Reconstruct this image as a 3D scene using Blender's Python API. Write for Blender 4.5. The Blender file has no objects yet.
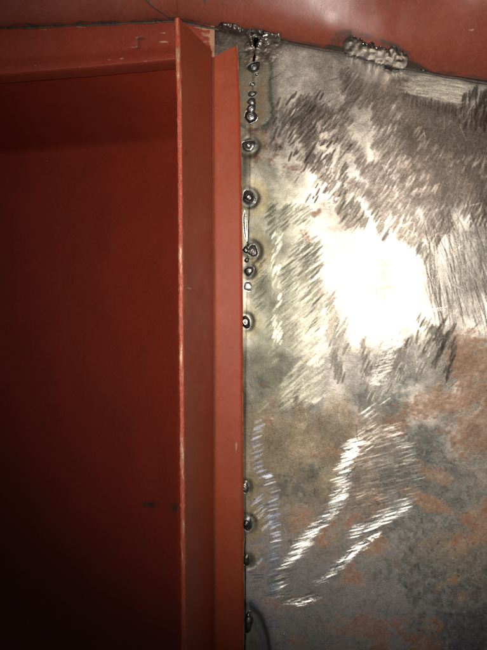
import bpy, math, random
import numpy as np
from mathutils import Vector
random.seed(4); rng = np.random.default_rng(7)
SC = bpy.context.scene; COL = SC.collection

# ---------------------------------------------------------------- camera, world, lamp, exposure
S = 0.0008            # one unit of the layout (about 0.8 mm)
D = 700.0             # camera distance in layout units
cam_d = bpy.data.cameras.new('camera'); cam = bpy.data.objects.new('camera', cam_d); COL.objects.link(cam)
cam_d.sensor_fit = 'VERTICAL'; cam_d.sensor_height = 24; cam_d.lens = 24 * D / 650
cam.location = (0, -D * S, 0); cam.rotation_euler = (math.pi / 2, 0, 0)
cam_d.clip_start = 0.01; cam_d.clip_end = 20
SC.camera = cam
world = bpy.data.worlds.new('World'); SC.world = world; world.use_nodes = True
bg = world.node_tree.nodes['Background']
bg.inputs[0].default_value = (0.9, 0.9, 1.0, 1); bg.inputs[1].default_value = 0.024
ld = bpy.data.lights.new('torch', 'SPOT'); lamp = bpy.data.objects.new('torch', ld); COL.objects.link(lamp)
ld.energy = 15.2; ld.color = (1.0, 0.94, 0.85); ld.shadow_soft_size = 0.006
ld.spot_size = math.radians(75); ld.spot_blend = 1.0
lamp.location = (-8 * S, -700 * S, 26 * S)
aim = Vector((85 * S, 0, 104 * S)) - lamp.location
lamp.rotation_euler = aim.to_track_quat('-Z', 'Y').to_euler()
vs = SC.view_settings; vs.view_transform = 'Standard'; vs.look = 'None'; vs.gamma = 1; vs.exposure = 0
vs.use_curve_mapping = False

# ---------------------------------------------------------------- helpers
CX, CY = 243.5, 325.0
TA, TB = 0.179, 0.040                      # the bare sheet leans: its right side and top are nearer
def W(px, py, d):                          # layout point at photo position px,py and height d above the reference plane
    px, py, d = np.broadcast_arrays(np.asarray(px, float), np.asarray(py, float), np.asarray(d, float))
    f = (D - d) / D
    return np.stack([(px - CX) * f * S, -d * S, (CY - py) * f * S], -1)
def U(p):                                  # world units in layout numbers (x, d, z)
    return p[..., 0] / S, -p[..., 1] / S, p[..., 2] / S
def XW(x, d, z):
    x, d, z = np.broadcast_arrays(np.asarray(x, float), np.asarray(d, float), np.asarray(z, float))
    return np.stack([x * S, -d * S, z * S], -1)
def pd(px, py):                            # depth of the bare sheet's plane
    k = TA * (np.asarray(px, float) - CX) + TB * (CY - np.asarray(py, float))
    return k / (1 + k / D)
def sstep(a, b, x):
    t = np.clip((x - a) / (b - a), 0, 1); return t * t * (3 - 2 * t)
def vnoise(x, y, seed=0):
    r = np.random.default_rng(seed); T = r.random((256, 256))
    xi = np.floor(x).astype(int); yi = np.floor(y).astype(int); fx = x - xi; fy = y - yi
    fx = fx * fx * (3 - 2 * fx); fy = fy * fy * (3 - 2 * fy)
    g = lambda a, b: T[a % 256, b % 256]
    return (g(xi, yi) * (1 - fx) + g(xi + 1, yi) * fx) * (1 - fy) + (g(xi, yi + 1) * (1 - fx) + g(xi + 1, yi + 1) * fx) * fy
def fbm(x, y, sc, oct=4, seed=0, gain=0.5):
    s = 0; a = 1; n = 0
    for o in range(oct):
        s = s + a * vnoise(x / sc * 2 ** o + 17.3 * o, y / sc * 2 ** o + 5.1 * o, seed + o); n += a; a *= gain
    return s / n

def tag(o, label=None, cat=None, group=None, kind=None):
    if label: o['label'] = label
    if cat: o['category'] = cat
    if group: o['group'] = group
    if kind: o['kind'] = kind
    return o
def thing(name, loc, label, cat, group=None):
    o = bpy.data.objects.new(name, None); o.empty_display_size = 0.02; COL.objects.link(o)
    o.location = [float(c) for c in loc]; return tag(o, label, cat, group)
def mesh_obj(name, verts, faces, mat, parent=None, smooth=True, attrs=None):
    off = np.zeros(3)
    p = parent
    while p is not None: off = off + np.array(p.location); p = p.parent
    verts = np.asarray(verts, float).reshape(-1, 3) - off
    me = bpy.data.meshes.new(name)
    if isinstance(faces, np.ndarray):
        n = len(faces); me.vertices.add(len(verts)); me.vertices.foreach_set('co', verts.ravel().astype(np.float32))
        me.loops.add(n * 4); me.loops.foreach_set('vertex_index', faces.ravel().astype(np.int32))
        me.polygons.add(n); me.polygons.foreach_set('loop_start', (np.arange(n) * 4).astype(np.int32))
        me.update(calc_edges=True)
    else:
        me.from_pydata([tuple(v) for v in verts], [], faces)
    me.validate(); me.polygons.foreach_set('use_smooth', [smooth] * len(me.polygons))
    for k, a in (attrs or {}).items():
        a = np.asarray(a, np.float32)
        if a.ndim == 1:
            at = me.attributes.new(k, 'FLOAT', 'POINT'); at.data.foreach_set('value', a)
        else:
            at = me.attributes.new(k, 'FLOAT_VECTOR', 'POINT'); at.data.foreach_set('vector', a.ravel())
    me.materials.append(mat)
    o = bpy.data.objects.new(name, me); COL.objects.link(o)
    if parent: o.parent = parent
    return o
def gridfaces(n, m, flip=False, base=0):
    i, j = np.meshgrid(np.arange(n - 1), np.arange(m - 1), indexing='ij')
    a = (i * m + j).ravel(); b = a + 1; c = a + m + 1; d = a + m
    f = np.stack([a, d, c, b] if flip else [a, b, c, d], -1) + base
    return f
def sheet(P, back, name, mat, parent, attrs=None, flip=False):
    """P (n,m,3) front face; back: offset vector; closes the rim"""
    n, m = P.shape[:2]; B = P + np.asarray(back)
    V = np.concatenate([P.reshape(-1, 3), B.reshape(-1, 3)]); N = n * m
    F = [gridfaces(n, m, flip), gridfaces(n, m, not flip, N)]
    idx = np.arange(N).reshape(n, m)
    for line, fl in ((idx[0], 0), (idx[-1], 1), (idx[:, 0], 1), (idx[:, -1], 0)):
        q = np.stack([line[:-1], line[1:], line[1:] + N, line[:-1] + N], -1)
        F.append(q[:, ::-1] if (fl ^ flip) == 0 else q)
    at = {k: np.concatenate([np.asarray(a).reshape((N,) + np.asarray(a).shape[2:])] * 2) for k, a in (attrs or {}).items()}
    o = mesh_obj(name, V, np.concatenate(F), mat, parent, True, at)
    me = o.data                                   # sharp rim
    es = me.attributes.new('sharp_edge', 'BOOLEAN', 'EDGE')
    ev = np.zeros(len(me.edges) * 2, np.int32); me.edges.foreach_get('vertices', ev); ev = ev.reshape(-1, 2)
    rim = np.zeros(2 * N, bool)
    for l in (idx[0], idx[-1], idx[:, 0], idx[:, -1]): rim[l] = True; rim[l + N] = True
    isr = rim[ev[:, 0]] & rim[ev[:, 1]]
    es.data.foreach_set('value', isr)
    return o

# ---------------------------------------------------------------- materials
class NT:
    def __init__(s, name):
        s.m = bpy.data.materials.new(name); s.m.use_nodes = True; s.t = s.m.node_tree
        s.b = s.t.nodes['Principled BSDF']
    def n(s, typ, **kw):
        nd = s.t.nodes.new(typ)
        for k, v in kw.items():
            if k in nd.bl_rna.properties: setattr(nd, k, v)
        return nd
    def l(s, a, b): s.t.links.new(a, b)
    def attr(s, name): nd = s.n('ShaderNodeAttribute'); nd.attribute_name = name; return nd
    def noise(s, scale, detail=4, rough=.55, vec=None, dist=0):
        nd = s.n('ShaderNodeTexNoise'); nd.inputs['Scale'].default_value = scale; nd.inputs['Detail'].default_value = detail
        nd.inputs['Roughness'].default_value = rough; nd.inputs['Distortion'].default_value = dist
        if vec is not None: s.l(vec, nd.inputs['Vector'])
        return nd.outputs['Fac']
    def pos(s, sc=(1, 1, 1)):
        g = s.n('ShaderNodeNewGeometry'); mp = s.n('ShaderNodeMapping'); mp.inputs['Scale'].default_value = sc
        s.l(g.outputs['Position'], mp.inputs['Vector']); return mp.outputs['Vector']
    def rng(s, v, a, b, c=0, d=1):
        nd = s.n('ShaderNodeMapRange'); s.l(v, nd.inputs[0])
        for i, q in enumerate((a, b, c, d)): nd.inputs[i + 1].default_value = q
        return nd.outputs[0]
    def math(s, op, a, b=0.0):
        nd = s.n('ShaderNodeMath'); nd.operation = op
        for i, q in enumerate((a, b)):
            if isinstance(q, (int, float)): nd.inputs[i].default_value = q
            else: s.l(q, nd.inputs[i])
        return nd.outputs[0]
    def mix(s, f, a, b):
        nd = s.n('ShaderNodeMix'); nd.data_type = 'RGBA'
        if isinstance(f, (int, float)): nd.inputs[0].default_value = f
        else: s.l(f, nd.inputs[0])
        for i, q in ((6, a), (7, b)):
            if isinstance(q, tuple): nd.inputs[i].default_value = (*q, 1)
            else: s.l(q, nd.inputs[i])
        return nd.outputs[2]
    def bump(s, h, strength, dist, nrm=None):
        nd = s.n('ShaderNodeBump'); nd.inputs['Strength'].default_value = strength; nd.inputs['Distance'].default_value = dist
        s.l(h, nd.inputs['Height'])
        if nrm is not None: s.l(nrm, nd.inputs['Normal'])
        return nd.outputs[0]

def paint(name, base, dark, rough=0.42, chips=0.0, spec=0.5):
    k = NT(name); p = k.pos()
    n1 = k.noise(18, 5, .6, p); n2 = k.noise(420, 3, .6, p); n3 = k.noise(95, 4, .6, p, .4)
    c = k.mix(k.rng(n1, .3, .7), base, dark)
    c = k.mix(k.rng(n2, .45, .85, 0, .35), c, tuple(min(1, v * 1.5 + .02) for v in base))
    streak = k.noise(30, 4, .6, k.pos((9, 9, .5)))
    c = k.mix(k.rng(streak, .52, .75, 0, .35), c, (base[0] * .75, base[1] * 1.1 + .012, base[2] * 1.2 + .01))
    wear = k.attr('wear').outputs['Fac']; dirt_dark = k.attr('dirt_dark').outputs['Fac']
    wn = k.math('ADD', wear, k.rng(n3, .3, .7, -.35, .35))
    wm = k.rng(wn, .45, .62); wm = k.math('MULTIPLY', wm, k.rng(wear, .02, .2))
    c = k.mix(wm, c, (.38, .20, .12))
    dn = k.math('ADD', dirt_dark, k.rng(n3, .3, .7, -.3, .3)); dm = k.math('MULTIPLY', k.rng(dn, .35, .8), k.rng(dirt_dark, .02, .2))
    c = k.mix(dm, c, (.045, .028, .02))
    dust = k.noise(1500, 1, .5, p); dusts = k.rng(dust, .78, .86)
    c = k.mix(k.math('MULTIPLY', dusts, .35), c, (.42, .28, .2))
    k.l(c, k.b.inputs['Base Color'])
    r = k.rng(k.noise(60, 4, .6, p), .3, .7, rough - .06, rough + .1)
    r = k.math('ADD', r, k.math('MULTIPLY', dm, .25)); k.l(r, k.b.inputs['Roughness'])
    k.b.inputs['Specular IOR Level'].default_value = spec
    h = k.math('ADD', k.math('MULTIPLY', k.noise(650, 3, .6, p), .35), k.math('MULTIPLY', k.noise(70, 3, .5, p), .5))
    h = k.math('SUBTRACT', h, k.math('MULTIPLY', wm, .5))
    k.l(k.bump(h, .22, .0005), k.b.inputs['Normal'])
    return k.m
RED = (.295, .052, .018); REDD = (.245, .040, .015)
M_bracket = paint('red_primer', RED, REDD, .42, spec=.5)
M_inner = paint('red_primer_dark', (.275, .031, .014), (.22, .025, .012), .38, spec=.5)
M_over = paint('red_primer_overhead', (.225, .058, .034), (.165, .037, .023), .37)
M_rail = paint('red_primer_rail', (.23, .034, .017), (.19, .028, .014), .48, spec=.35)

def edge_mat():
    k = NT('worn_sheet_edge'); p = k.pos((1, 1, .12)); pf = k.pos((1, 1, .6))
    n = k.noise(420, 5, .65, p, .4); f = k.noise(900, 4, .7, pf)
    big = k.noise(11, 3, .5, k.pos((1, 1, 1)))
    m = k.math('ADD', n, k.math('MULTIPLY', k.math('SUBTRACT', big, .5), .8))
    bare = k.rng(m, .53, .63)
    c = k.mix(k.rng(f, .3, .7), (.42, .20, .11), (.58, .38, .25))
    c2 = k.mix(k.rng(f, .4, .7), (.42, .07, .03), (.24, .04, .02))
    k.l(k.mix(bare, c2, c), k.b.inputs['Base Color']); k.l(k.math('MULTIPLY', bare, .45), k.b.inputs['Metallic'])
    k.l(k.rng(f, .3, .7, .3, .55), k.b.inputs['Roughness'])
    k.l(k.bump(k.math('ADD', n, k.math('MULTIPLY', f, .6)), .9, .0008), k.b.inputs['Normal'])
    return k.m
M_edge = edge_mat()

def steel_mat():
    k = NT('ground_bare_steel'); p = k.pos()
    col = k.attr('tone').outputs['Vector']; mr = k.n('ShaderNodeSeparateXYZ'); k.l(k.attr('surf').outputs['Vector'], mr.inputs[0])
    fine = k.noise(1300, 3, .7, p); mid = k.noise(300, 4, .65, p)
    v = k.math('MULTIPLY', k.rng(fine, .3, .7, .70, 1.3), k.rng(mid, .3, .7, .86, 1.14))
    sc = k.n('ShaderNodeVectorMath'); sc.operation = 'SCALE'; k.l(col, sc.inputs[0]); k.l(v, sc.inputs['Scale'])
    k.l(sc.outputs[0], k.b.inputs['Base Color'])
    k.l(mr.outputs[0], k.b.inputs['Metallic'])
    k.l(k.math('ADD', mr.outputs[1], k.rng(fine, .3, .7, -.04, .06)), k.b.inputs['Roughness'])
    k.l(mr.outputs[2], k.b.inputs['Anisotropic'])
    tg = k.attr('groove').outputs['Vector']; k.l(tg, k.b.inputs['Tangent'])
    g = k.n('ShaderNodeNewGeometry'); ad = k.n('ShaderNodeVectorMath'); ad.operation = 'ADD'
    k.l(g.outputs['Normal'], ad.inputs[0]); k.l(k.attr('facet').outputs['Vector'], ad.inputs[1])
    nm = k.n('ShaderNodeVectorMath'); nm.operation = 'NORMALIZE'; k.l(ad.outputs[0], nm.inputs[0])
    k.l(k.bump(k.math('ADD', fine, k.math('MULTIPLY', mid, .7)),   .16, .0004, nm.outputs[0]), k.b.inputs['Normal'])
    return k.m
M_steel = steel_mat()

def weld_mat(name, base, alt, rough, metal=1.0, bs=.5):
    k = NT(name); p = k.pos(); n = k.noise(260, 4, .6, p); f = k.noise(1100, 3, .6, p)
    k.l(k.mix(k.rng(n, .38, .62), base, alt), k.b.inputs['Base Color']); k.b.inputs['Metallic'].default_value = metal
    k.l(k.rng(f, .3, .7, rough - .06, rough + .12), k.b.inputs['Roughness'])
    k.l(k.bump(k.math('ADD', n, k.math('MULTIPLY', f, .4)), bs, .0009), k.b.inputs['Normal'])
    return k.m
M_weld = weld_mat('weld_metal', (.50, .50, .48), (.22, .21, .20), .26)
M_weldd = weld_mat('burnt_weld_metal', (.10, .095, .09), (.24, .23, .22), .32, .9)
M_bright = weld_mat('polished_weld_metal', (.85, .83, .78), (.7, .68, .62), .3, 1.0, .15)
M_lump = weld_mat('lumpy_weld_metal', (.42, .41, .38), (.22, .21, .19), .30, .95, .6)
M_run = weld_mat('silvery_weld_metal', (.36, .355, .34), (.20, .195, .185), .17, .95, .18)
M_seal = weld_mat('dark_seam', (.03, .024, .02), (.07, .045, .035), .6, 0)
kb = NT('dark_backing'); kb.l(kb.mix(kb.noise(20, 4, .6, kb.pos()), (.02, .012, .01), (.04, .022, .018)), kb.b.inputs['Base Color'])
kb.b.inputs['Roughness'].default_value = .8; M_dark = kb.m

# ---------------------------------------------------------------- dark backing sheet added so the gaps read as deep shade
bgP = XW(*np.meshgrid(np.linspace(-900, 900, 7), [-520.], np.linspace(-900, 900, 7), indexing='ij'))[:, 0]
tag(sheet(bgP, (0, .004, 0), 'background', M_dark, None, flip=False), kind='structure')

# ---------------------------------------------------------------- bare steel sheet: fields on a fine raster
st = 0.65
X0, X1, Y0, Y1 = 208.0, 572.0, 0.0, 722.0
gx = np.arange(X0, X1, st); gy = np.arange(Y0, Y1, st)
GX, GY = np.meshgrid(gx, gy)                          # rows = y
H = np.zeros_like(GX)                                  # relief
tone = np.empty(GX.shape + (3,)); metal = np.full_like(GX, .76); rough = np.full_like(GX, .375)
FX = np.zeros_like(GX); FZ = np.zeros_like(GX)         # facet tilt of ground strokes
ang = np.full_like(GX, 0.6); ani = np.zeros_like(GX)
def mixin(m, col):
    tone[:] = tone * (1 - m[..., None]) + np.array(col) * m[..., None]
def ell(cx, cy, rx, ry, rot=0):
    c, s = math.cos(math.radians(rot)), math.sin(math.radians(rot))
    x = GX - cx; y = GY - cy
    return np.sqrt(((x * c + y * s) / rx) ** 2 + ((-x * s + y * c) / ry) ** 2)
N1 = fbm(GX, GY, 60, 5, 11); N2 = fbm(GX, GY, 18, 5, 23, .62); N3 = fbm(GX, GY, 5, 4, 41, .65); N4 = fbm(GX, GY, 34, 6, 57, .68)
tone[:] = (.34, .305, .265)
mixin(sstep(.40, .62, N1) * .6, (.40, .37, .33))
mixin(sstep(.42, .7, N2) * .35, (.25, .21, .18))
# broad tone zones of the scale: olive by the seam, blue grey below, warm at the top
mixin(np.exp(-((GX - 268) / 34) ** 2) * sstep(120, 210, GY) * (1 - sstep(380, 460, GY)) * .8, (.27, .265, .185))
mixin(sstep(480, 580, GY) * (1 - sstep(430, 500, GX)) * .9, (.335, .325, .315))
mixin((1 - sstep(60, 200, GY)) * .45, (.33, .265, .22))
low = sstep(385, 430, GY + (N4 - .5) * 120)
mixin(low * (1 - sstep(480, 530, GY + (N4 - .5) * 60)) * (1 - sstep(330, 380, GX)) * .7, (.42, .33, .205))
def blobs(lst, nz, amp, lo, hi):
    f = np.full_like(GX, -1.0)
    for (cx, cy, rx, ry, rot, s) in lst:
        f = np.maximum(f, s * (1.25 - ell(cx, cy, rx, ry, rot)))
    return sstep(lo, hi, f + (nz - .5) * amp + (N3 - .5) * .9)
dk = blobs([(425, 450, 34, 30, 0, 1), (412, 482, 34, 22, 20, 1), (458, 492, 26, 26, 0, 1), (405, 520, 60, 30, 0, .9),
            (450, 565, 60, 48, 0, 1), (300, 500, 34, 30, 0, .55), (392, 398, 42, 22, -15, .6), (520, 590, 60, 90, 0, 1.1),
            (470, 630, 50, 45, 0, .9), (262, 392, 14, 22, 0, .6), (360, 470, 60, 30, -30, .3), (540, 480, 40, 50, 0, .8)], N2 * .6 + N4 * .4, 2.4, .1, .55)
mixin(dk * (.45 + .45 * sstep(.3, .65, N3)), (.12, .13, .118)); metal -= dk * .2; rough += dk * .05
mixin(dk * sstep(560, 640, GY) * .5, (.12, .12, .15))
rust = blobs([(478, 372, 34, 56, 0, 1.3), (440, 404, 46, 22, -10, 1.1), (478, 430, 46, 40, 0, 1.15), (440, 478, 40, 12, 25, .9), (430, 503, 36, 11, 22, .95),
              (487, 520, 30, 24, 0, 1.0), (474, 540, 28, 9, -15, .9), (330, 450, 26, 13, 5, .8), (302, 520, 16, 13, 0, .95), (296, 600, 32, 8, -8, .7), (352, 574, 15, 26, 0, .75),
              (362, 628, 50, 18, 0, .85), (420, 646, 40, 16, 0, .7), (446, 583, 24, 8, -20, .75), (462, 600, 12, 14, 0, .6), (378, 545, 30, 12, 0, .7), (268, 405, 12, 36, 0, .55),
              (305, 234, 7, 10, 0, .6), (316, 214, 6, 5, 0, .6), (258, 560, 10, 18, 0, .6), (550, 400, 60, 90, 0, 1.2), (300, 640, 18, 7, 0, .5), (432, 625, 14, 12, 0, .7), (372, 660, 90, 22, 0, .9),
              (400, 425, 30, 16, 0, .5), (262, 140, 9, 14, 0, .5), (288, 165, 13, 9, 20, .4), (350, 520, 40, 14, -30, .55)], N4 * .55 + N2 * .45, 2.3, .25, .75)
rc = np.clip(sstep(.3, .7, N3) * .6 + sstep(.35, .65, N2) * .4, 0, 1)[..., None]
rcol = np.array((.38, .215, .12)) * (1 - rc) + np.array((.27, .15, .09)) * rc
purp = (sstep(540, 600, GY) * (1 - sstep(400, 440, GX)))[..., None]
rcol = rcol * (1 - .6 * purp) + np.array((.26, .14, .115)) * .6 * purp
mixin(sstep(.42, .62, N1 * .5 + N4 * .5) * sstep(390, 430, GY) * (1 - sstep(540, 620, GY)) * .55, (.33, .235, .155))
rm = np.clip(rust * (.5 + .5 * sstep(.32, .62, N3 * .6 + N2 * .4)), 0, 1)
tone[:] = tone * (1 - rm[..., None] * .9) + rcol * rm[..., None] * .9
metal -= rm * .5; rough += rm * .12; H += rm * (N3 - .3) * .35
# dark pin speckle over the lower half
sp = sstep(.66, .74, fbm(GX, GY, 3.2, 3, 77, .7)) * sstep(350, 420, GY) * (.35 + .65 * dk)
mixin(sp * .6, (.05, .05, .045)); sp2 = sstep(.70, .76, fbm(GX, GY, 2.6, 2, 91, .6)) * sstep(360, 450, GY)
mixin(sp2 * .35, (.42, .40, .34))
# long soft undulation of the sheet and dents near the welds
H += (fbm(GX, GY, 85, 3, 5) - .5) * 3.2

FX += .010; FZ -= .030; metal -= .34 * sstep(400, 560, GY); rough += .05 * np.exp(-((GX - 262) / 26) ** 2)
FX += (N4 - .5) * .22 + (N2 - .5) * .10 + (N1 - .5) * .1; FZ += (fbm(GX, GY, 30, 5, 207, .6) - .5) * .22 + (N3 - .5) * .06
rough += (fbm(GX, GY, 25, 4, 211) - .5) * .14
# ---- ground strokes
gmask = np.zeros_like(GX)
def stroke(cx, cy, a, L, w, tx, tz, depth=.025, col=None, cmix=.5, r=.3, met=.95, an=.55, alpha=1.0):
    """a: degrees up from the right"""
    R = L * .5 + w + 1
    i0 = max(0, int((cx - R - X0) / st)); i1 = min(len(gx), int((cx + R - X0) / st) + 2)
    j0 = max(0, int((cy - R - Y0) / st)); j1 = min(len(gy), int((cy + R - Y0) / st) + 2)
    if i1 <= i0 or j1 <= j0: return
    sl = (slice(j0, j1), slice(i0, i1)); x = GX[sl] - cx; y = -(GY[sl] - cy)
    ca, sa = math.cos(math.radians(a)), math.sin(math.radians(a))
    u = x * ca + y * sa; v = -x * sa + y * ca
    tap = np.clip(1 - (np.abs(u) / (L * .5)) ** 3, 0, 1)
    m = np.clip((w * .5 * (.35 + .65 * tap) - np.abs(v)) / .9 + .5, 0, 1) * np.clip((L * .5 - np.abs(u)) / 1.2 + .3, 0, 1) * alpha
    if col is not None: tone[sl] = tone[sl] * (1 - (m * cmix)[..., None]) + np.array(col) * (m * cmix)[..., None]
    rough[sl] = rough[sl] * (1 - m) + r * m; metal[sl] = metal[sl] * (1 - m) + met * m; ani[sl] = ani[sl] * (1 - m) + an * m
    FX[sl] = FX[sl] * (1 - m) + tx * m; FZ[sl] = FZ[sl] * (1 - m) + tz * m
    ang[sl] = np.where(m > .4, math.radians(a), ang[sl]); gmask[sl] = np.maximum(gmask[sl], m)
    H[sl] -= m * depth
def field(n, box, dens, a, L, w, tilt, jit, **kw):
    x0, y0, x1, y1 = box
    for _ in range(n):
        cx = rng.uniform(x0, x1); cy = rng.uniform(y0, y1)
        if rng.random() > dens(cx, cy): continue
        aa = (a(cx, cy) if callable(a) else a) + rng.normal(0, 4)
        t = tilt(cx, cy) if callable(tilt) else tilt
        stroke(cx, cy, aa, max(3, rng.normal(L, L * .28)), max(1.0, rng.normal(w, w * .25)),
               t[0] + rng.normal(0, jit), t[1] + rng.normal(0, jit), **kw)
def smp(A, x, y): return float(A[min(len(gy) - 1, max(0, int((y - Y0) / st))), min(len(gx) - 1, max(0, int((x - X0) / st)))])
def toward(k):
    return lambda x, y: (-(x - 360) / 700 * k, (y - 276) / 700 * k * (.66 + .5 * float(vnoise(np.array(x / 16.), np.array(y / 16.), 301))))
def inpoly(poly):
    def f(x, y):
        c = False; j = len(poly) - 1
        for i in range(len(poly)):
            xi, yi = poly[i]; xj, yj = poly[j]
            if (yi > y) != (yj > y) and x < (xj - xi) * (y - yi) / (yj - yi) + xi: c = not c
            j = i
        return c
    return f
rot = math.radians(52)     # bands of strokes run down to the right
BA = fbm(GX * math.cos(rot) + GY * math.sin(rot), (-GX * math.sin(rot) + GY * math.cos(rot)) * 3.2, 46, 3, 131)
BROWN = (.205, .158, .13); GREY = (.33, .31, .27)
pA = inpoly([(338, 66), (372, 82), (408, 78), (430, 104), (575, 128), (575, 250), (470, 222), (446, 232), (428, 262), (408, 250), (384, 236), (372, 214), (352, 232), (338, 218), (330, 186), (312, 168), (300, 140), (286, 112), (300, 96), (330, 110), (346, 104)])
def dA(x, y):
    if not pA(x, y): return 0
    b = smp(BA, x, y); core = 1.0 if (x > 400 and y < 205) or (x > 345 and y < 98) else 0
    return 1 if core else float(b > .44 or (x > 372 and b > .36 and y < 195)) * .9
allA = np.zeros_like(GX)
core = 1 - sstep(-6, 8, np.maximum(np.maximum(105 + (GX - 430) * .1 - GY, GY - 200), (402 + (GY - 100) * .12) - GX) + (N2 - .5) * 26)
mixin(core * .65, BROWN); FX += core * .085; FZ += core * .11; rough += core * .02
field(19000, (284, 64, 574, 262), dA, lambda x, y: 58 + (x - 400) * .08, 9.5, 1.35, (.055, .075), .015, col=BROWN, cmix=.5, r=.38, an=.3, alpha=.6)
# second, lighter passes crossing it
def dA2(x, y): return float(pA(x, y) and smp(BA, y + 100, x) > .60)
field(2600, (284, 64, 574, 262), dA2, 57, 9, 1.6, (.0, .02), .05, col=(.42, .37, .31), cmix=.45, r=.40, an=.4, alpha=.45)
# scattered strokes left of it
field(420, (290, 95, 350, 200), lambda x, y: .8 * sstep(55, 0, abs((x - 290) - (y - 95) * .55)), 57, 10, 1.8, (.05, .06), .06, col=(.30, .25, .21), cmix=.5, r=.36)
field(160, (270, 100, 288, 150), lambda x, y: .6, 62, 8, 1.6, (.06, .05), .05, col=(.24, .20, .17), cmix=.5, r=.4, alpha=.7)
# left column of oblique strokes beside the seam
BB = fbm(GX * 1.0, GY * .18, 13, 3, 151)
field(4200, (256, 205, 318, 408), lambda x, y: float(smp(BB, x, y) > .47) * (.95 if x < 292 else .4) * (x - 256 > (y - 330) * .1), lambda x, y: 36 + (318 - x) * .12, 12, 1.3,
      lambda x, y: (-.05, .01), .04, col=(.31, .305, .235), cmix=.55, r=.38, an=.4, alpha=.5)
field(700, (295, 240, 322, 402), lambda x, y: float(abs(x - (316 - abs(y - 330) * .08)) < 9), 40, 15, 1.9, (-.06, .02), .04, col=(.28, .27, .21), cmix=.45, r=.38, alpha=.5)
field(170, (266, 225, 285, 345), lambda x, y: float(abs(x - 277) < 4), 62, 8, 1.6, (.08, .02), .05, col=(.42, .41, .34), cmix=.5, r=.34, alpha=.8)
def away(x, y):
    v = np.array([x - 366, 286 - y]); v = v / np.hypot(*v) * .105; return v[0] + rng.normal(0, .02), v[1] + rng.normal(0, .02)
# dark teeth along the lower rim of the bright zone
for (ax, ay, bx, by, n, L, a) in [(329, 292, 334, 330, 30, 16, 52), (334, 318, 338, 350, 26, 17, 62), (331, 352, 341, 378, 30, 16, 72), (340, 310, 346, 356, 18, 14, 66),
                               (362, 340, 368, 372, 24, 13, 68), (368, 373, 424, 333, 24, 11, 76), (418, 318, 448, 346, 20, 14, 62), (424, 352, 444, 322, 18, 18, 62), (437, 362, 452, 330, 20, 18, 62), (448, 376, 456, 340, 24, 14, 72),
                               (402, 228, 428, 256, 26, 15, 58), (340, 188, 344, 216, 24, 16, 66), (350, 200, 366, 224, 20, 16, 60), (372, 205, 388, 240, 24, 16, 58)]:
    for i in range(n):
        t = (i + rng.random()) / n
        stroke(ax + (bx - ax) * t + rng.normal(0, 1.6), ay + (by - ay) * t + rng.normal(0, 1.6), a + rng.normal(0, 4), L * rng.uniform(.6, 1.15), 2.3, *away(ax + (bx - ax) * t, ay + (by - ay) * t),
               col=(.27, .245, .20), cmix=.6, r=.35, an=.3, alpha=.85)
field(500, (360, 335, 440, 400), lambda x, y: float(abs((x - 360) + (y - 385) * 1.4) < 46) * .5, 66, 9, 1.4, (.02, -.05), .05, col=(.4, .38, .33), cmix=.4, r=.42, alpha=.7)
field(260, (372, 322, 400, 385), lambda x, y: float(abs(x - (402 - (y - 322) * .42)) < 7), 16, 9, 1.3, toward(.5), .04, col=(.31, .30, .28), cmix=.5, r=.38, alpha=.55)
# horizontal satin pass under the overhead sheet, with its saw-tooth lower rim
field(900, (402, 66, 470, 104), lambda x, y: float(y > 66 + (x - 402) * .22 and y < 92 + (x - 402) * .22) * sstep(398, 415, x) * sstep(474, 452, x), -8, 15, 1.1, (.0, -.03), .03, col=(.40, .36, .30), cmix=.45, r=.40, an=.4, alpha=.3)
for i in range(26): stroke(404 + i * 2.4 + rng.normal(0, .5), 99 + i * .55 + rng.normal(0, 1.5), 84, 12, 1.7, .08, .12, col=BROWN, cmix=.7, r=.36)
field(500, (455, 90, 572, 128), lambda x, y: .8 * sstep(450, 490, x), 80, 12, 1.8, (.1, .12), .04, col=BROWN, cmix=.6, r=.38)
# long fan of fine scratches on the right
for i in range(460):
    x = rng.uniform(425, 560); y = rng.uniform(222, 322); a = 90 + (470 - x) * -.10 + 14 + rng.normal(0, 7)
    stroke(x, y, a, rng.uniform(22, 60), rng.uniform(.7, 1.1), rng.normal(.09, .04), rng.normal(.04, .03), col=(.23, .205, .17) if i % 3 else (.42, .38, .32), cmix=.6, r=.36, an=.4, alpha=.5)
for i in range(50):
    x = rng.uniform(440, 545); y = rng.uniform(215, 330)
    stroke(x, y, rng.uniform(-55, -20), rng.uniform(14, 34), .7, rng.normal(.03, .04), rng.normal(.03, .04), col=(.45, .42, .36), cmix=.5, r=.34, alpha=.4)
# soft looping passes of light horizontal strokes below
def path_strokes(pts, step, band, L, a, tilt, jit, wr=(1.0, 1.8), **kw):
    P = [np.array(p, float) for p in pts]
    for q in range(len(P) - 1):
        d = np.linalg.norm(P[q + 1] - P[q]); n = max(1, int(d / step))
        for i in range(n):
            t = (i + rng.random() * .6) / n; c = P[q] + (P[q + 1] - P[q]) * t + rng.normal(0, band, 2)
            tl_ = tilt(c[0], c[1]) if callable(tilt) else tilt
            stroke(c[0], c[1], a + rng.normal(0, 3), L * rng.uniform(.7, 1.25), rng.uniform(*wr), tl_[0] + rng.normal(0, jit), tl_[1] + rng.normal(0, jit), **kw)
SIL = (.50, .485, .45)
def dL(x, y): return float(((x - 378) / 34) ** 2 + ((y - 470 - (x - 378) * -.5) / 44) ** 2 < 1) * (.55 + .45 * (smp(N2, x, y) > .5))
field(900, (338, 410, 418, 540), dL, 14, 14, 1.4, toward(.34), .035, col=(.33, .28, .24), cmix=.5, r=.4, an=.5, alpha=.6)
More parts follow.
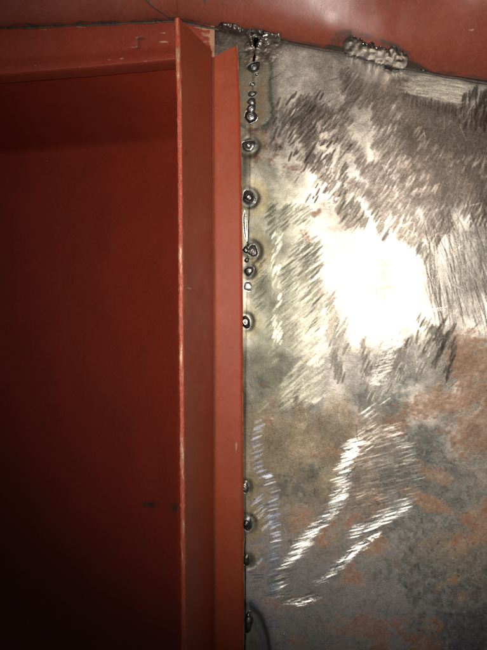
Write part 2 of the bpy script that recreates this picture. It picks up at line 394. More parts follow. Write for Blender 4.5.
for pp in ([(356, 440), (344, 465), (342, 492), (333, 512), (312, 532), (296, 552), (284, 570), (279, 590)], [(279, 590), (284, 600), (300, 604), (316, 596)], [(316, 584), (330, 574), (346, 558), (362, 546), (376, 535)], [(352, 532), (372, 524), (388, 516), (402, 508), (408, 500)]):
    path_strokes(pp, .7, 3.2, 17, 17, toward(.5), .04, col=(.42, .41, .40), cmix=.45, r=.36, an=.5, alpha=.6)
gl = dict(col=SIL, cmix=.55, r=.31, an=.6, alpha=.75, wr=(.8, 1.35))
path_strokes([(356, 440), (344, 465), (342, 492), (333, 512), (312, 532), (296, 552), (284, 570), (279, 590)], .62, 2.6, 14, 18, toward(.64), .06, **gl)
path_strokes([(279, 590), (284, 600), (300, 604), (316, 596)], 1.0, 2.4, 15, 8, toward(.62), .055, **gl)
path_strokes([(316, 584), (330, 574), (346, 558), (362, 546), (376, 535)], .62, 2.4, 14, 20, toward(.65), .06, **gl)
path_strokes([(352, 532), (372, 524), (388, 516), (402, 508), (408, 500)], .62, 2.6, 13, 14, toward(.64), .06, **gl)
path_strokes([(408, 500), (416, 482), (414, 462), (404, 446), (392, 430)], 1.9, 2.4, 14, 12, toward(.45), .05, **{**gl, 'cmix': .5, 'r': .36})
path_strokes([(370, 405), (366, 430), (358, 452)], 1.8, 4.5, 12, 35, toward(.7), .06, **{**gl, 'cmix': .5, 'r': .38})
# bluish passes running down beside the seam, cool ambient reflection put into the colour
BL = (.40, .43, .52)
bl = dict(col=BL, cmix=.75, r=.38, an=.5)
path_strokes([(260, 422), (257, 440), (258, 462), (264, 478)], 2.1, 1.2, 11, 22, (-.12, .10), .04, **bl)
path_strokes([(266, 474), (273, 492), (273, 510), (276, 540), (273, 570), (274, 598)], 2.3, 1.2, 12, 16, (-.10, .16), .05, **bl)
path_strokes([(258, 500), (262, 516), (266, 530)], 1.8, 3.0, 13, 36, (-.10, .16), .05, **bl)
path_strokes([(252, 572), (256, 582), (258, 594)], 2.4, 2.0, 12, 8, (-.10, .2), .06, **bl)
path_strokes([(272, 612), (270, 630), (276, 650), (280, 690)], 3, 2.0, 9, 14, (-.10, .2), .06, **{**bl, 'alpha': .6})
for i in range(14): stroke(249 + i * .95, 569 - i * .35 - max(0, i - 7) * .9, 30, 6, 2.6, -.1, .18, **bl)   # hooked scrape
# stray hair scratches
for i in range(420):
    x = rng.uniform(255, 570); y = rng.uniform(60, 700)
    stroke(x, y, rng.choice([55, 40, 15, 100]) + rng.normal(0, 12), rng.uniform(5, 20), .8, rng.normal(0, .06), rng.normal(0, .06), depth=.01, col=(.45, .42, .37), cmix=.35, r=.34, alpha=.55)

# ---- heat tint, oxide rings and dents round the welds (after grinding, so they cover strokes)
def seg(ax, ay, bx, by):
    px = GX - ax; py = GY - ay; dx = bx - ax; dy = by - ay
    t = np.clip((px * dx + py * dy) / (dx * dx + dy * dy), 0, 1); return np.hypot(px - t * dx, py - t * dy)
def calm(m):
    global FX, FZ
    FX *= (1 - m); FZ *= (1 - m); ani[:] = ani * (1 - m)
wob = (N2 - .5) * 5
r = seg(254, 68, 252, 110) + wob * 1.3 + (N3 - .5) * 2 - sstep(75, 115, GY) * 3
ins = 1 - sstep(14, 17, r); calm(ins * .8)
mixin(ins * .72, (.17, .135, .08)); mixin(ins * sstep(.45, .65, N2) * .5, (.30, .17, .08))
mixin(np.exp(-((r - 16.5) / 2.2) ** 2) * .95, (.05, .065, .05)); mixin(np.exp(-((r - 12) / 2.0) ** 2) * .3, (.22, .24, .18)); mixin(np.exp(-((r - 21) / 4) ** 2) * .35, (.16, .13, .11))
H -= np.exp(-((r - 16.5) / 4) ** 2) * .25; H += ins * .15; metal -= ins * .15
for (cx, cy, rr, kind) in [(249, 146, 8, 0), (249, 198, 8, 1), (251, 252, 9, 2), (248, 271, 6, 2), (245, 322, 7, 3), (245, 487, 6, 2), (246, 523, 8, 1), (247, 560, 5, 2)]:
    r = np.hypot(GX - cx, GY - cy) + wob * .8
    calm((1 - sstep(rr, rr * 1.8, r)) * .8)
    mixin((1 - sstep(rr * 1.9, rr * 2.8, r)) * .5, (.30, .24, .13))
    mixin((1 - sstep(rr * 1.0, rr * 1.75, r)) * .75, (.17, .14, .09))
    mixin(np.exp(-((r - rr * 1.35) / 1.9) ** 2) * .6, (.07, .065, .05)); mixin(np.exp(-((r - rr * .98) / 1.2) ** 2) * .6, (.24, .27, .22))
    mixin((1 - sstep(rr * .7, rr, r)) * .6, (.03, .03, .028))
    H -= np.exp(-((r - rr) / 2.5) ** 2) * .5
    if kind == 0: mixin((1 - sstep(22, 30, np.hypot(GX - 258, (GY - 146) * 1.2))) * sstep(.52, .62, N3) * .6, (.20, .085, .05))
    if kind == 1: mixin(np.exp(-((np.hypot(GX - cx, GY - cy) - 17) / 4) ** 2) * sstep(cx, cx + 8, GX) * .35, (.40, .31, .14))
    if kind == 2: mixin((1 - sstep(rr * .9, rr * 1.5, r)) * .85, (.05, .045, .035))
r = ell(245, 668, 27, 66) * 27 + wob * .4; m = 1 - sstep(24, 27, r); calm(m * .8)
mixin(m * .7, (.13, .13, .08)); mixin(np.exp(-((r - 26) / 2.6) ** 2) * .9, (.018, .024, .045)); mixin(np.exp(-((r - 20.5) / 2.0) ** 2) * .6, (.10, .14, .15)); mixin(np.exp(-((r - 31) / 2.5) ** 2) * .5, (.30, .27, .3))
H -= np.exp(-((r - 26) / 3.5) ** 2) * .7
# scorched upper left corner, the overhead lip's shadow painted along its seam, smear round the big bead
tl = (1 - sstep(20, 34, np.hypot((GX - 240) * .62, GY - 42) + wob)); calm(tl * .9)
mixin(tl * .7, (.13, .095, .075)); mixin(tl * sstep(.5, .65, N2) * .6, (.05, .045, .04)); H += tl * (N2 - .5) * 5; rough += tl * .05
mixin((1 - sstep(0, 5, np.abs(GX - 253) + np.abs(GY - 58) * .3)) * .8, (.17, .07, .045))
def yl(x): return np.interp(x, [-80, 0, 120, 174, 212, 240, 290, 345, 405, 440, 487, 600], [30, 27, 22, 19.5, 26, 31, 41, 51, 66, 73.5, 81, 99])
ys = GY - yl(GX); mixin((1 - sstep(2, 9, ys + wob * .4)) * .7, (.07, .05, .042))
r = ell(377, 58, 46, 20, 14); m = 1 - sstep(.8, 1.05, r + (N2 - .5) * .3); calm(m * .6); mixin(m * .6, (.17, .15, .135)); mixin(np.exp(-((r - 1.0) / .07) ** 2) * .35, (.12, .10, .09))
# dirt caught in the line of the joint; gap shade beside the flange painted in
seamx_y = np.array([0, 30, 60, 100, 125, 200, 250, 320, 380, 730]); seamx_x = np.array([258, 257, 254, 252.3, 250.3, 249.6, 247.8, 246.4, 245.4, 245.0])
def seamx(y): return np.interp(y, seamx_y, seamx_x)
r = np.abs(GX - seamx(GY)); mixin(np.exp(-(r / 1.0) ** 2) * .4, (.06, .05, .04)); mixin(np.exp(-((r - 3.0) / 1.1) ** 2) * .25, (.45, .42, .35))
mixin((1 - sstep(243.5, 247.5, GX)) * sstep(300, 380, GY) * .7, (.07, .055, .045))
dull = 1 - .42 * np.exp(-((GX - 272) / 34) ** 2) * sstep(90, 150, GY) * (1 - sstep(360, 440, GY)); tone *= dull[..., None]   # tone darkened near the joint to hold down the lamp's glare
tone[:] = np.clip(tone * (.80 + .62 * sstep(400, 590, GY)[..., None]), .01, .9); H *= .25 + .75 * sstep(240, 250, GX); metal[:] = np.clip(metal, 0, 1); rough[:] = np.clip(rough, .22, .85)  # lower part lightened in colour, making up for the lamp's falloff

# ---- the meshes (joint strip, then sheet), sampling the fields
def bil(A, x, y):
    fx = np.clip((x - X0) / st, 0, len(gx) - 1.001); fy = np.clip((y - Y0) / st, 0, len(gy) - 1.001)
    i = fx.astype(int); j = fy.astype(int); u = fx - i; v = fy - j
    if A.ndim == 3: u = u[..., None]; v = v[..., None]
    return (A[j, i] * (1 - u) + A[j, i + 1] * u) * (1 - v) + (A[j + 1, i] * (1 - u) + A[j + 1, i + 1] * u) * v
steel = thing('bare_steel_sheet', W(400, 640, pd(400, 640)), 'large bare steel sheet with swirled grinding marks, rust blotches and a bright torch glare', 'steel sheet')
tx_ = np.array([1, -TA, 0]); tx_ /= np.linalg.norm(tx_)
def steel_part(name, xa, xb, lift, parent):
    ncol = max(8, int((xb - xa).mean() / st)); t = np.linspace(0, 1, ncol)
    PX = xa[:, None] + (xb - xa)[:, None] * t[None]; PY = np.repeat(gy[2:-2][:, None], ncol, 1)
    h = bil(H, PX, PY) + lift; P = W(PX, PY, pd(PX, PY) + h)
    a = bil(ang, PX, PY); c, s = np.cos(a), np.sin(a)
    G = np.stack([c * tx_[0], c * tx_[1], s], -1)
    fx = bil(FX, PX, PY); fz = bil(FZ, PX, PY); F = np.stack([fx, -np.abs(fx) * 0, fz], -1)
    SU = np.stack([bil(metal, PX, PY), bil(rough, PX, PY), bil(ani, PX, PY)], -1)
    return sheet(P, (0, 2.5 * S, 0), name, M_steel, parent, dict(tone=bil(tone, PX, PY), surf=SU, groove=G, facet=F), flip=True)
yy = gy[2:-2]
gap = .22 + 5.5 * np.exp(-((yy - 42) / 5.5) ** 4) + 2.3 * np.exp(-((yy - 59) / 5) ** 4) + .5 * sstep(205, 215, yy) * (1 - sstep(255, 262, yy)) + .7 * sstep(480, 560, yy)
gap = gap + (vnoise(yy / 3, yy * 0, 9) - .5) * (.25 + gap * .3)
sx = seamx(yy) + (vnoise(yy / 9, yy * 0 + 3, 19) - .5) * .8
wall_strip = steel_part('joint_strip', np.full_like(yy, 209.), sx - gap / 2, -.3, steel)
steel_part('sheet', sx + gap / 2, np.full_like(yy, 568.), 0.0, steel)
tag(wall_strip, 'narrow bare steel strip left of the welded joint')

# ---------------------------------------------------------------- weld beads
nrm = np.array([-TA, -1, -TB]); nrm /= np.linalg.norm(nrm)      # world normal of sheet, toward camera
ux = np.array([1, -TA, 0]); ux /= np.linalg.norm(ux); uz = np.cross(ux, nrm); uz = uz / np.linalg.norm(uz) * (1 if uz[2] < 0 else 1)
if uz[2] < 0: uz = -uz
def bead(name, px, py, rx, ry, h, mat, parent, rings=1.0, crater=.35, seed=0, rot=0, rough_=.24, lift=0, lean=(0, 0)):
    c = W(px, py, pd(px, py) + lift + float(bil(H, np.array(float(px)), np.array(float(py)))))
    nr, na = 18, 36; V = []; r0 = random.Random(seed); ph = [r0.uniform(0, 6.3) for _ in range(4)]
    ca, sa = math.cos(math.radians(rot)), math.sin(math.radians(rot))
    for i in range(nr + 1):
        q = i / nr
        for j in range(na):
            t = 2 * math.pi * j / na
            w = 1 + rough_ * (math.sin(2 * t + ph[0]) * .5 + math.sin(3 * t + ph[1]) * .35 + math.sin(5 * t + ph[2]) * .2) * q
            x = q * math.cos(t) * rx * w; y = q * math.sin(t) * ry * w
            z = 1.15 * h * max(0, 1 - q ** 2.2) ** 1.1 + rings * .2 * math.sin(q * 13 + ph[3] + .4 * math.sin(t + ph[1])) * (1 - q) * min(rx, ry) / 5
            z -= .5 * crater * h * math.exp(-(q / .24) ** 2) - (.0 if q < .97 else .5)
            z += lean[0] * x + lean[1] * y
            X = x * ca - y * sa; Y = x * sa + y * ca
            V.append(c + (ux * X + uz * Y + nrm * z) * S)
    F = [(i * na + j, (i + 1) * na + j, (i + 1) * na + (j + 1) % na, i * na + (j + 1) % na) for i in range(nr) for j in range(na)]
    return mesh_obj(name, np.array(V), F, mat, parent)
def lab(o, s): o['label'] = s; return o
B = steel
lab(bead('weld_bead', 254, 67.5, 6.2, 6.2, 3.2, M_weldd, B, 1.0, .2, 1), 'dark round weld bead at the top of the chain')
bead('weld_bead', 257.2, 74.5, 2.0, 2.0, 1.6, M_weld, B, .3, 0, 2)
bead('weld_bead', 252.4, 84.5, 3.2, 3.0, 2.0, M_lump, B, .8, .5, 3)
bead('weld_bead', 252.4, 94, 4.4, 3.6, 2.2, M_weldd, B, .8, .4, 4)
bead('weld_bead', 251.8, 102, 4.9, 4.4, 2.5, M_weldd, B, 1, .3, 5)
bead('weld_bead', 251.4, 109, 5.3, 5.0, 2.7, M_weldd, B, 1, .3, 6)
lab(bead('weld_bead', 251, 117, 6.2, 7.0, 3.3, M_weld, B, 1.3, .45, 7), 'shiny rippled weld bead at the bottom of the chain')
host = lab(bead('weld_bead', 249, 146, 6.8, 6.8, 2.0, M_weldd, B, 1, .0, 8), 'round weld tack with dark rim and pale centre')
bead('weld_cap', 249, 146, 3.6, 3.6, 3.6, M_bright, host, 1, .5, 9)
host = lab(bead('weld_bead', 249, 198, 7.4, 7.4, 2.2, M_weldd, B, 1, .0, 10), 'largest round weld tack beside the flange')
bead('weld_cap', 249.6, 198, 5.0, 5.0, 4.2, M_weld, host, 1.4, .3, 11)
lab(bead('weld_bead', 246, 250, 3.4, 4.2, 3.0, M_weld, B, 1, .2, 12), 'shiny half of the lumpy double weld tack')
bead('weld_bead', 253, 251, 5.0, 7.6, 2.8, M_lump, B, 1.3, .3, 13, 10, .25)
bead('weld_bead', 247, 260, 2.4, 3.2, 1.8, M_weldd, B, .6, .2, 14)
bead('weld_bead', 249, 271, 5.4, 5.0, 2.2, M_weldd, B, .8, .2, 15)
lab(bead('weld_bead', 248.5, 286.5, 5.2, 5.8, 1.4, M_bright, B, .15, .0, 16, lean=(-.17, 0)), 'flattened weld tack catching the light as a white spot')
bead('weld_bead', 245.5, 322, 5.6, 6.6, 3.0, M_weld, B, 1, .3, 17)
bead('weld_bead', 244.6, 487, 4.6, 7.2, 2.4, M_lump, B, 1, .3, 18)
host = lab(bead('weld_bead', 246.5, 523, 6.4, 7.0, 2.2, M_weldd, B, 1, .0, 19), 'round weld tack low on the joint')
bead('weld_cap', 246.6, 523, 4.2, 4.4, 4.0, M_weld, host, 1.2, .35, 20)
bead('weld_bead', 246, 560, 3.4, 7.0, 1.8, M_weldd, B, .8, .2, 21, 0, .3)
host = lab(bead('weld_bead', 248.5, 622, 4.6, 10.5, 3.6, M_weldd, B, 1, .15, 22), 'long narrow dark weld tack near the foot of the joint')
bead('weld_cap', 249, 614, 2.0, 4.0, 4.0, M_weld, host, .6, .0, 23, lift=.6)
# lens of filler metal lying in the joint
bead('filler_sliver', 245.4, 226, 2.4, 15, 1.0, M_bright, B, .5, 0, 24, 3, .2)

def weld_run(name, pts, w, h, mat, parent, seed, lump=.5, ripple=2.2, lift=0, fil=0, octv=4):
    """irregular welding run along a path: dense domed strip with ripples and lumps"""
    pts = np.array(pts, float); seglen = np.r_[0, np.cumsum(np.hypot(*np.diff(pts, axis=0).T))]
    n = int(seglen[-1] / .45); t = np.linspace(0, seglen[-1], n)
    cx = np.interp(t, seglen, pts[:, 0]); cy = np.interp(t, seglen, pts[:, 1]); tn = np.gradient(np.stack([cx, cy], -1), axis=0); tn /= np.linalg.norm(tn, axis=1)[:, None]
    m = int(w / .45) + 4; v = np.linspace(-1, 1, m); e = np.clip(np.minimum(t, t[-1] - t) / (w * .55), 0, 1); e = np.sqrt(1 - (1 - e) ** 2)
    TT, VV = np.meshgrid(t, v, indexing='ij'); edge = 1 + .55 * (fbm(TT, VV * 0 + seed, 7, 3, seed) - .5) * 2
    hw = (w * .5 * e)[:, None] * edge
    PX = cx[:, None] - tn[:, 1:2] * VV * hw; PY = cy[:, None] + tn[:, 0:1] * VV * hw
    dome = np.clip(1 - np.abs(VV) ** 2.2, 0, 1) ** .75 * np.maximum(e, .02)[:, None]
    nz = fbm(PX, PY, 7, octv, seed + 3, .62); cells = np.abs(fbm(PX, PY, 5, 2, seed + 8) - .5) * 2
    hh = h * dome * (1 + lump * (nz - .5) * 2.2) + dome * .35 * np.sin(TT * 6.28 / ripple / 2.2 + 3 * VV ** 2) - dome * lump * 1.3 * sstep(.25, .6, cells) - (1 - np.sign(dome - .02)) * .4
    P = W(PX, PY, pd(PX, PY) + hh + lift + fil * np.maximum(0, cy[:, None] + 8 - PY))
    return mesh_obj(name, P, gridfaces(P.shape[0], P.shape[1], False), mat, parent)
lab(weld_run('weld_run', [(343, 43), (358, 47.5), (374, 53), (392, 58.5), (408, 62)], 20, 6.5, M_run, B, 31, .5, 4.0, 5, 2.1, 2), 'long lumpy weld run below the overhead sheet')
lab(weld_run('weld_run', [(218, 26), (232, 29), (246, 33)], 9, 3.2, M_weldd, B, 37, .6, 2.2, 4, 1.0), 'sooty weld run above the flange')
weld_run('weld_run', [(246, 31), (251, 38), (252, 47)], 6.5, 4.2, M_lump, B, 41, .6, 2.0, 4, 1.0)
weld_run('weld_run', [(259, 48), (262, 41), (269, 36), (281, 38)], 8.5, 4.2, M_lump, B, 43, .6, 2.0, 4, 1.0)
weld_run('weld_run', [(246, 31), (258, 31.5), (270, 34)], 6, 3.6, M_weldd, B, 47, .9, 2.0, 5, 1.0)
weld_run('weld_run', [(404, 62), (416, 66), (428, 71)], 5, 1.6, M_weldd, B, 49, .8, 2.0, .3)
for i, (x, y, rr) in enumerate([(262, 33, 2.4), (255, 36, 1.8), (274, 34, 2.0), (268, 43, 1.7), (281, 36, 1.6), (236, 27, 1.6), (248, 45, 1.5), (231, 25, 1.3)]):
    bead('weld_droplet', x, y, rr, rr * .8, rr * 1.1, M_bright if i < 5 else M_weld, B, .1, 0, 50 + i, lift=6)
# spatter
V = []; F = []
ico = [(0, 0, 1), (.89, 0, .45), (.28, .85, .45), (-.72, .53, .45), (-.72, -.53, .45), (.28, -.85, .45), (.72, .53, -.45), (-.28, .85, -.45), (-.89, 0, -.45), (-.28, -.85, -.45), (.72, -.53, -.45), (0, 0, -1)]
icf = [(0, 1, 2), (0, 2, 3), (0, 3, 4), (0, 4, 5), (0, 5, 1), (1, 6, 2), (2, 7, 3), (3, 8, 4), (4, 9, 5), (5, 10, 1), (2, 6, 7), (3, 7, 8), (4, 8, 9), (5, 9, 10), (1, 10, 6), (7, 6, 11), (8, 7, 11), (9, 8, 11), (10, 9, 11), (6, 10, 11)]
spl = [(276, 94, .9), (265, 145, .9), (269, 441, 1.1), (254.5, 499, 1.1), (401, 119, .8), (438, 121, .7), (277, 92, .6), (284, 634, 1.3)]
for _ in range(95):
    k = random.choice([(252, 100, 14), (249, 146, 14), (249, 200, 12), (252, 255, 10), (375, 60, 32), (258, 40, 16), (250, 520, 10), (258, 480, 12)])
    x = random.gauss(k[0] + 4, k[2] * .6); y = random.gauss(k[1], k[2] * .7)
    if x > 247 and y > yl(x) + 8: spl.append((x, y, random.uniform(.25, .6)))
for (x, y, r_) in spl:
    c = W(x, y, pd(x, y) + float(bil(H, np.array(x), np.array(y))) + r_ * .3); b0 = len(V)
    for v in ico: V.append(c + (ux * v[0] + uz * v[1] + nrm * v[2]) * r_ * S)
    F += [tuple(b0 + q for q in f) for f in icf]
tag(mesh_obj('weld_spatter', np.array(V), F, M_weld, B), 'fine droplets of weld spatter', kind='stuff')

# ---------------------------------------------------------------- red upright angle: web, flange, worn edge
br = thing('angle_upright', W(228, 640, 4), 'upright red primed angle section with worn front edge, standing beside the bare steel', 'steel angle')
ny = 330; ypx = np.linspace(18, 735, ny)
def web_near_x(y): return np.interp(y, [18, 100, 200, 300, 450, 650, 735], [179.2, 181.6, 182.5, 183.2, 184.3, 186.0, 186.6])
def web_back_x(y): return np.interp(y, [18, 60, 300, 650, 735], [212.6, 213.0, 213.6, 214.6, 215])
DN = 86.0
Zt = (CY - 18) * (D - DN) / D; zz = np.linspace(Zt, -500, ny)
def jag(z, s, a): return (vnoise(z / 3.1, z * 0 + s, 61 + s) - .5) * a + (vnoise(z / 40., z * 0 + s, 81 + s) - .5) * a * 1.6
# positions in world units for near edge and back corner
def line(pxf, d, z):
    py = CY - z * D / (D - d); return (pxf(py) - CX) * (D - d) / D
xn = line(web_near_x, DN, zz); db = pd(214., CY - zz) + 4.0; xb = line(web_back_x, db, zz)
q = np.linspace(0, 1, 40)[None]
# web: near edge -> fillet into the flange
rad = .06
XX = xn[:, None] * (1 - q) + xb[:, None] * q + .6 * np.sin(q * 3.14) * (vnoise(zz / 60, zz * 0, 5) - .3)[:, None]
DD = (DN - 1.0 + (jag(zz, 1, .6)))[:, None] * (1 - q) + db[:, None] * q
DD = np.broadcast_to(DD, XX.shape); ZZ = np.repeat(zz[:, None], 40, 1)
ZZ = ZZ + np.clip(1 - (Zt - ZZ) / 6, 0, 1) * 0
wear = np.clip(1 - q * 22, 0, 1) * .55 + 0 * ZZ
PXw = XX * D / (D - DD) + CX; PYw = CY - ZZ * D / (D - DD)
wear = wear + .9 * np.exp(-((PXw - 185.5) / 2.2) ** 2 - ((PYw - 134) / 1.2) ** 2) + .6 * np.exp(-((PXw - 188) / 5) ** 2 - ((PYw - 288) / .8) ** 2)
dirt_dark = np.clip(1 - (1 - q) * 26, 0, 1) * .55 + .5 * np.exp(-((PXw - 186) / 1.6) ** 2 - ((PYw - 152) / 3) ** 2) + 0 * ZZ  # darker toward the inside corner, plus one dark fleck
sheet(XW(XX, DD, ZZ), np.array([-3.9, 0, 0]) * S, 'web', M_bracket, br, dict(wear=wear, dirt_dark=dirt_dark), flip=True)
# worn sheet edge: rounded strip wrapped round the front of the web
qe = np.linspace(0, 1, 9)[None]; th = (qe) * math.pi
wN = 4.3 + jag(zz, 3, .6)
ex = xn[:, None] + .25 - wN[:, None] * (1 - np.cos(th)) / 2 * 1.0
ed = DN - 1.6 + 2.0 * np.sin(th) ** .6 + jag(zz, 4, .4)[:, None] * np.sin(th)
eo = mesh_obj('worn_edge', XW(ex, ed, np.repeat(zz[:, None], 9, 1)), gridfaces(ny, 9, False), M_edge, br)
lab(eo, 'front edge with paint rubbed off to pale metal')
# flange
yf = np.linspace(0, 1, 300)[:, None]; qf = np.linspace(0, 1, 26)[None]
def fl_right(y): return np.interp(y, [40, 60, 100, 200, 300, 450, 650, 735], [237, 238.2, 240, 242, 242.8, 243.2, 243.8, 244])
topy = 57.5 - 12.5 * qf                                   # slanting top cut
PYf = topy + (735 - topy) * yf
PXf = web_back_x(PYf) - .4 + (fl_right(PYf) - web_back_x(PYf) + .4) * qf
DDf = pd(PXf, PYf) + 4.6 + qf * 1.2 + 1.3 * sstep(.93, 1, qf) - 1.0 * np.exp(-(qf / .05) ** 2) + (vnoise(PYf / 90, PYf * 0, 3) - .5) * 1.5 * qf
wear = (sstep(.955, 1, qf) * .55 + .0 * PYf) * (.5 + (vnoise(PYf / 20, PYf * 0 + 2, 8))) + .9 * np.exp(-((PXf - 236.5) / 1.5) ** 2 - ((PYf - 446) / 6) ** 2) + .5 * sstep(50, 46, PYf) * sstep(.8, 1, qf)
dirt_dark = np.exp(-(qf / .05) ** 2) * .55 + 0 * PYf  # darker along the inside corner
sheet(W(PXf, PYf, DDf), (0, 2.6 * S, 0), 'flange', M_bracket, br, dict(wear=wear, dirt_dark=dirt_dark), flip=True)
# thin darker line in the inside corner of the angle
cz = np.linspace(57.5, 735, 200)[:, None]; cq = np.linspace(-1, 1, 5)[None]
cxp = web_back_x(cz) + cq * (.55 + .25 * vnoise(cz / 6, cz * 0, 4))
mesh_obj('corner_line', W(cxp, cz, pd(cxp, cz) + 4.9 + .9 * (1 - cq ** 2) - .4 * cq), gridfaces(200, 5, True), paint('corner_dark_red', (.16, .05, .028), (.09, .035, .022), .7), br)

# ---------------------------------------------------------------- red cross rail at the upper left
rail = thing('cross_rail', W(90, 70, -10), 'red primed cross rail with dusty top and small gouge, under the overhead sheet at left', 'steel rail')
def rail_d(px): return np.interp(px, [-90, 0, 178, 216], [-40, -22, 8, 9])
nx_, nr_ = 240, 60
pxr = np.linspace(-90, 214.5, nx_)[None]; tr = np.linspace(0, 1, nr_)[:, None]
ytop = yl(pxr) - 8; ybot = np.interp(pxr, [-90, 0, 90, 178, 216], [78, 72.5, 65.5, 57.5, 56])
PY = ytop + (ybot - ytop) * tr; PXr = np.repeat(pxr, nr_, 0)
lip = 3.0 * sstep(.72, .95, tr)                           # rolled lower lip
dr = rail_d(PXr) + lip + 1.0 * np.sin(tr * 6) * .5 + (fbm(PXr, PY, 30, 3, 71) - .5) * 1.5
gou = np.exp(-((PXr - 138.5) / 1.0) ** 2) * sstep(37, 39, PY) * (1 - sstep(46, 49, PY)) + .8 * np.exp(-((PXr - 142) / 3.5) ** 2 - ((PY - 38.2) / 1.0) ** 2) + .8 * np.exp(-((PXr - 136) / 3.5) ** 2 - ((PY - 48) / .9) ** 2)
dr = dr - gou * 1.6
dirt_dark = gou + .5 * (1 - sstep(5, 13, PY - ytop - (fbm(PXr, PY, 22, 3, 73) - .5) * 9)); wear = .62 * np.exp(-((PXr - 164) / 7) ** 2 - ((PY - 42) / 1.0) ** 2) + .35 * np.exp(-((PXr - 160) / 8) ** 2 - ((PY - 33) / 1.5) ** 2) + \
    .5 * np.exp(-((PY - (ytop + 10 + 3 * vnoise(PXr / 13, PXr * 0, 6))) / 1.2) ** 2) * vnoise(PXr / 6, PXr * 0, 7) * 1.1 + .7 * sstep(209, 213, PXr) + .55 * sstep(190, 205, PXr) * (fbm(PXr, PY * 3, 9, 3, 12)) + .55 * np.exp(-((PY - (ybot - 4)) / .8) ** 2) * sstep(.62, .75, vnoise(PXr / 5, PXr * 0, 31))
us = np.linspace(0, 1, 14)[1:, None]; la = us * math.pi / 2; base = W(PXr[-1:], PY[-1:], dr[-1:]); xa, da, za = U(base)
lipP = XW(np.repeat(xa, 13, 0), da - 4.0 * (1 - np.cos(la)) - us ** 3 * 16, za - 3.0 * np.sin(la) - us ** 3 * .6)
wl = np.exp(-((us - .1) / .25) ** 2) * .4 * vnoise(pxr / 4, pxr * 0, 8)
sheet(np.concatenate([W(PXr, PY, dr), lipP]), (0, 1.5 * S, 1.5 * S), 'rail_face', M_rail, rail,
      dict(wear=np.concatenate([wear, wl]), dirt_dark=np.concatenate([dirt_dark, 0 * wl])), flip=True)

# ---------------------------------------------------------------- deep red inner panel: soffit, bend, back wall
inner = thing('recessed_panel', W(90, 640, -190), 'deep smooth red panel in shade behind the upright, bent over at its top', 'steel panel')
pxi = np.linspace(-120, 214, 300)[None]
def inner_d(px): return np.interp(px, [-120, 0, 178, 214], [-520, -400, -150, -125])
# profile by arc: start at the lip, run back under the rail, bend, drop down
st0 = U(W(pxi, np.interp(pxi, [-90, 0, 90, 178, 216], [78, 72.5, 65.5, 57.5, 56]), rail_d(pxi) - 12))
bx = (pxi - CX) * (D - inner_d(pxi)) / D; bd = inner_d(pxi); bz = (CY - np.interp(pxi, [0, 178], [160, 150])) * (D - bd) / D
rows = []
for t in np.linspace(0, 1, 46):
    e = t; rows.append((st0[0] * (1 - e) + bx * e, (st0[1]) * (1 - e) + bd * e, (st0[2] - 2.2) * (1 - e) + (bz + 12) * e))
nb = len(rows); xx, dd_, z_ = rows[-1]
for t in np.linspace(0, 1, 320)[1:]:
    rows.append((bx, bd - 0 * t + 3 * math.sin(t * 3.1), z_ * (1 - t) + (-640.) * t))
A = np.array([[np.broadcast_to(c, (1, 300))[0] for c in r] for r in rows])     # (n,3,m)
def smooth_rows(A, k):                                     # round the bend
    for _ in range(k):
        A[1:-1] = A[1:-1] * .5 + (A[:-2] + A[2:]) * .25
    return A
A = smooth_rows(A, 14)
PXq = A[:, 0] * D / (D - A[:, 1]) + CX; PYq = CY - A[:, 2] * D / (D - A[:, 1])
A[:, 1] += (fbm(PXq, PYq, 120, 3, 83) - .5) * 5 * sstep(.0, .1, np.linspace(0, 1, len(A)))[:, None]
dirt_dark = .8 * np.exp(-((PXq - 150) / 9) ** 2 - ((PYq - 505) / 5) ** 2) + .8 * np.exp(-((PXq - 174) / 5) ** 2 - ((PYq - 508) / 7) ** 2)
wear = 0 * PXq
for _ in range(16):
    qx, qy, ql = rng.uniform(5, 172), rng.uniform(90, 560), rng.uniform(1, 9)
    wear = wear + rng.uniform(.35, .62) * np.exp(-((PXq - qx) / ql) ** 2 - ((PYq - qy - (PXq - qx) * rng.uniform(-.3, .3)) / .7) ** 2)
wear = wear + .5 * np.exp(-((PXq - 35) / 10) ** 2 - ((PYq - 126) / .9) ** 2)
sheet(XW(A[:, 0], A[:, 1], A[:, 2]), (0, 4 * S, 0), 'back_wall', M_inner, inner, dict(wear=wear, dirt_dark=dirt_dark), flip=True)

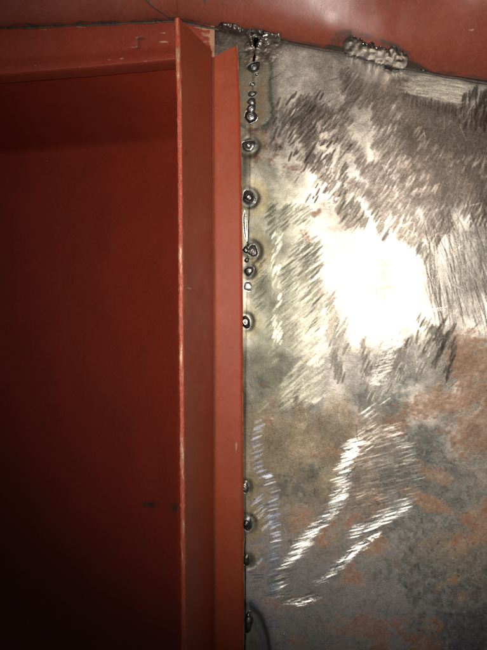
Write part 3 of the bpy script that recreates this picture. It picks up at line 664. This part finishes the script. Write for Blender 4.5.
# ---------------------------------------------------------------- overhead sheets
def over_d(px): return np.where(px < 178, rail_d(px) + 9, np.interp(px, [178, 214, 243, 600], [12, 12, 14, 82]))
def overhead(px0f, px1f, name, th, label, cat, dz=0.0, seed=0, y_off=0):
    ncol, nrow = 330, 110
    s = np.linspace(0, 260, nrow) ** 1.0; s = 260 * (np.linspace(0, 1, nrow) ** 1.6)
    pq = px0f(0) + (px1f(0) - px0f(0)) * np.linspace(0, 1, ncol); ds = np.gradient(s)[:, None]
    phi = np.radians((19 + 45 * np.exp(-(s / 17) ** 2) + 36 * sstep(38, 120, s))[:, None] + 16 * (1 - sstep(250, 400, pq))[None])
    cz = np.cumsum(np.cos(phi) * ds, 0); cz -= cz[:1]; cd = np.cumsum(np.sin(phi) * ds, 0); cd -= cd[:1]
    q = np.linspace(0, 1, ncol)
    X = np.zeros((nrow, ncol)); DDo = X.copy(); Zo = X.copy()
    for i in range(nrow):
        px = px0f(s[i]) + (px1f(s[i]) - px0f(s[i])) * q
        d0 = over_d(px) + dz; y0 = yl(px) + y_off + (vnoise(px / 14, px * 0 + seed, 15) - .5) * 1.2; f = (D - d0) / D
        wv = (fbm(px, px * 0 + s[i], 60, 3, 95 + seed) - .5) * 2.6 + .20 * np.maximum(0, px - 330) * sstep(330, 440, px) * sstep(0, 60, s[i]) * (seed > 0)
        X[i] = (px - CX) * f; DDo[i] = d0 + cd[i] + wv; Zo[i] = (CY - y0) * f + cz[i]
    PX = X * D / (D - DDo) + CX; PY = CY - Zo * D / (D - DDo)
    dirt_dark = .6 * (1 - sstep(0, 5, s[:, None] - 4 * fbm(PX, PY, 18, 3, 44))) + 0 * PX  # darker band along the lower edge
    for (cx, cy, rx, ry) in [(196, 3, 3, 1.6), (205, 1, 3, 2), (222, 4, 4, 1.4), (233, 3, 2.2, 2), (190, -3, 6, 3), (218, 7, 3, 1), (60, 17, 14, 2), (48, 13, 7, 1.5), (82, 18, 8, 1.5)]:
        dirt_dark = dirt_dark + (.75 if cx > 150 else .45) * np.exp(-((PX - cx) / rx) ** 2 - ((PY - cy) / ry) ** 2)
    rw = np.hypot((PX - 374 - (PY - 50) * .3) / 44, (PY - 50 - (PX - 374) * .28) / 16); dirt_dark = dirt_dark + .55 * np.exp(-((rw - .75) / .3) ** 2)
    wear = np.zeros_like(PX)
    for (cx, cy, rx, ry, k) in [(318, 3, 8, .9, .8), (350, 20, 2, 1, .4), (295, 44, 9, 1.5, .35), (270, 12, 3, .8, .4), (470, 30, 10, .8, .4)]:
        wear = wear + k * np.exp(-((PX - cx) / rx) ** 2 - ((PY - cy) / ry) ** 2)
    t = thing(name, W(float(px0f(0) + px1f(0)) / 2, float(yl((px0f(0) + px1f(0)) / 2)), 20), label, cat)
    sheet(XW(X, DDo, Zo), np.array([0, .6 * th, .8 * th]) * S, 'sheet', M_over, t, dict(wear=wear, dirt_dark=dirt_dark), flip=False)
    if seed > 0: edges.append((X[:, 0].copy(), DDo[:, 0].copy(), Zo[:, 0].copy()))
    return t
edges = []
ta = overhead(lambda s: -100.0, lambda s: 176.0 - min(s, 60) * .95, 'overhead_sheet', 3, 'darker red overhead sheet above the cross rail, its right end cut on a slant', 'steel sheet', -3.0, 0)
tb = overhead(lambda s: 174.0 - min(s, 60) * 1.02, lambda s: 600.0, 'overhead_sheet', 3, 'long pinkish red overhead sheet sloping down to the right above the bare steel', 'steel sheet', 1.5, 2)
# dark sealer strip under the lower edge, drawing the lip's shadow line too
def sealer(px0, px1, parent, dz, w, seed):
    px = np.linspace(px0, px1, 500)[:, None]; q = np.linspace(0, 1, 9)[None] * math.pi
    ww = w * (.6 + .8 * fbm(px, px * 0, 14, 3, seed))
    y = yl(px) + .4 + ww * (1 - np.cos(q)) / 2 * 1.5; d = over_d(px) + dz + ww * .5 * np.sin(q) - 4
    return mesh_obj('seam_sealer', W(px + 0 * q, y, d), gridfaces(500, 9, True), M_seal, parent)
sealer(-95, 176, ta, -1.5, 1.6, 3); sealer(178, 580, tb, 1.0, 2.0, 5)
# dark sealer in the slanting joint between the two overhead sheets
ex_, ed_, ez_ = (a[:, None] for a in edges[0]); q = np.linspace(0, 1, 7)[None] * math.pi
ww = .9 + .8 * fbm(ez_, ez_ * 0, 9, 3, 8)
mesh_obj('seam_sealer', XW(ex_ + .6 - ww * 1.0 * (1 - np.cos(q)), ed_ + ww * .6 * np.sin(q) - .8, ez_ + 0 * q), gridfaces(len(ex_), 7, True), M_seal, tb)
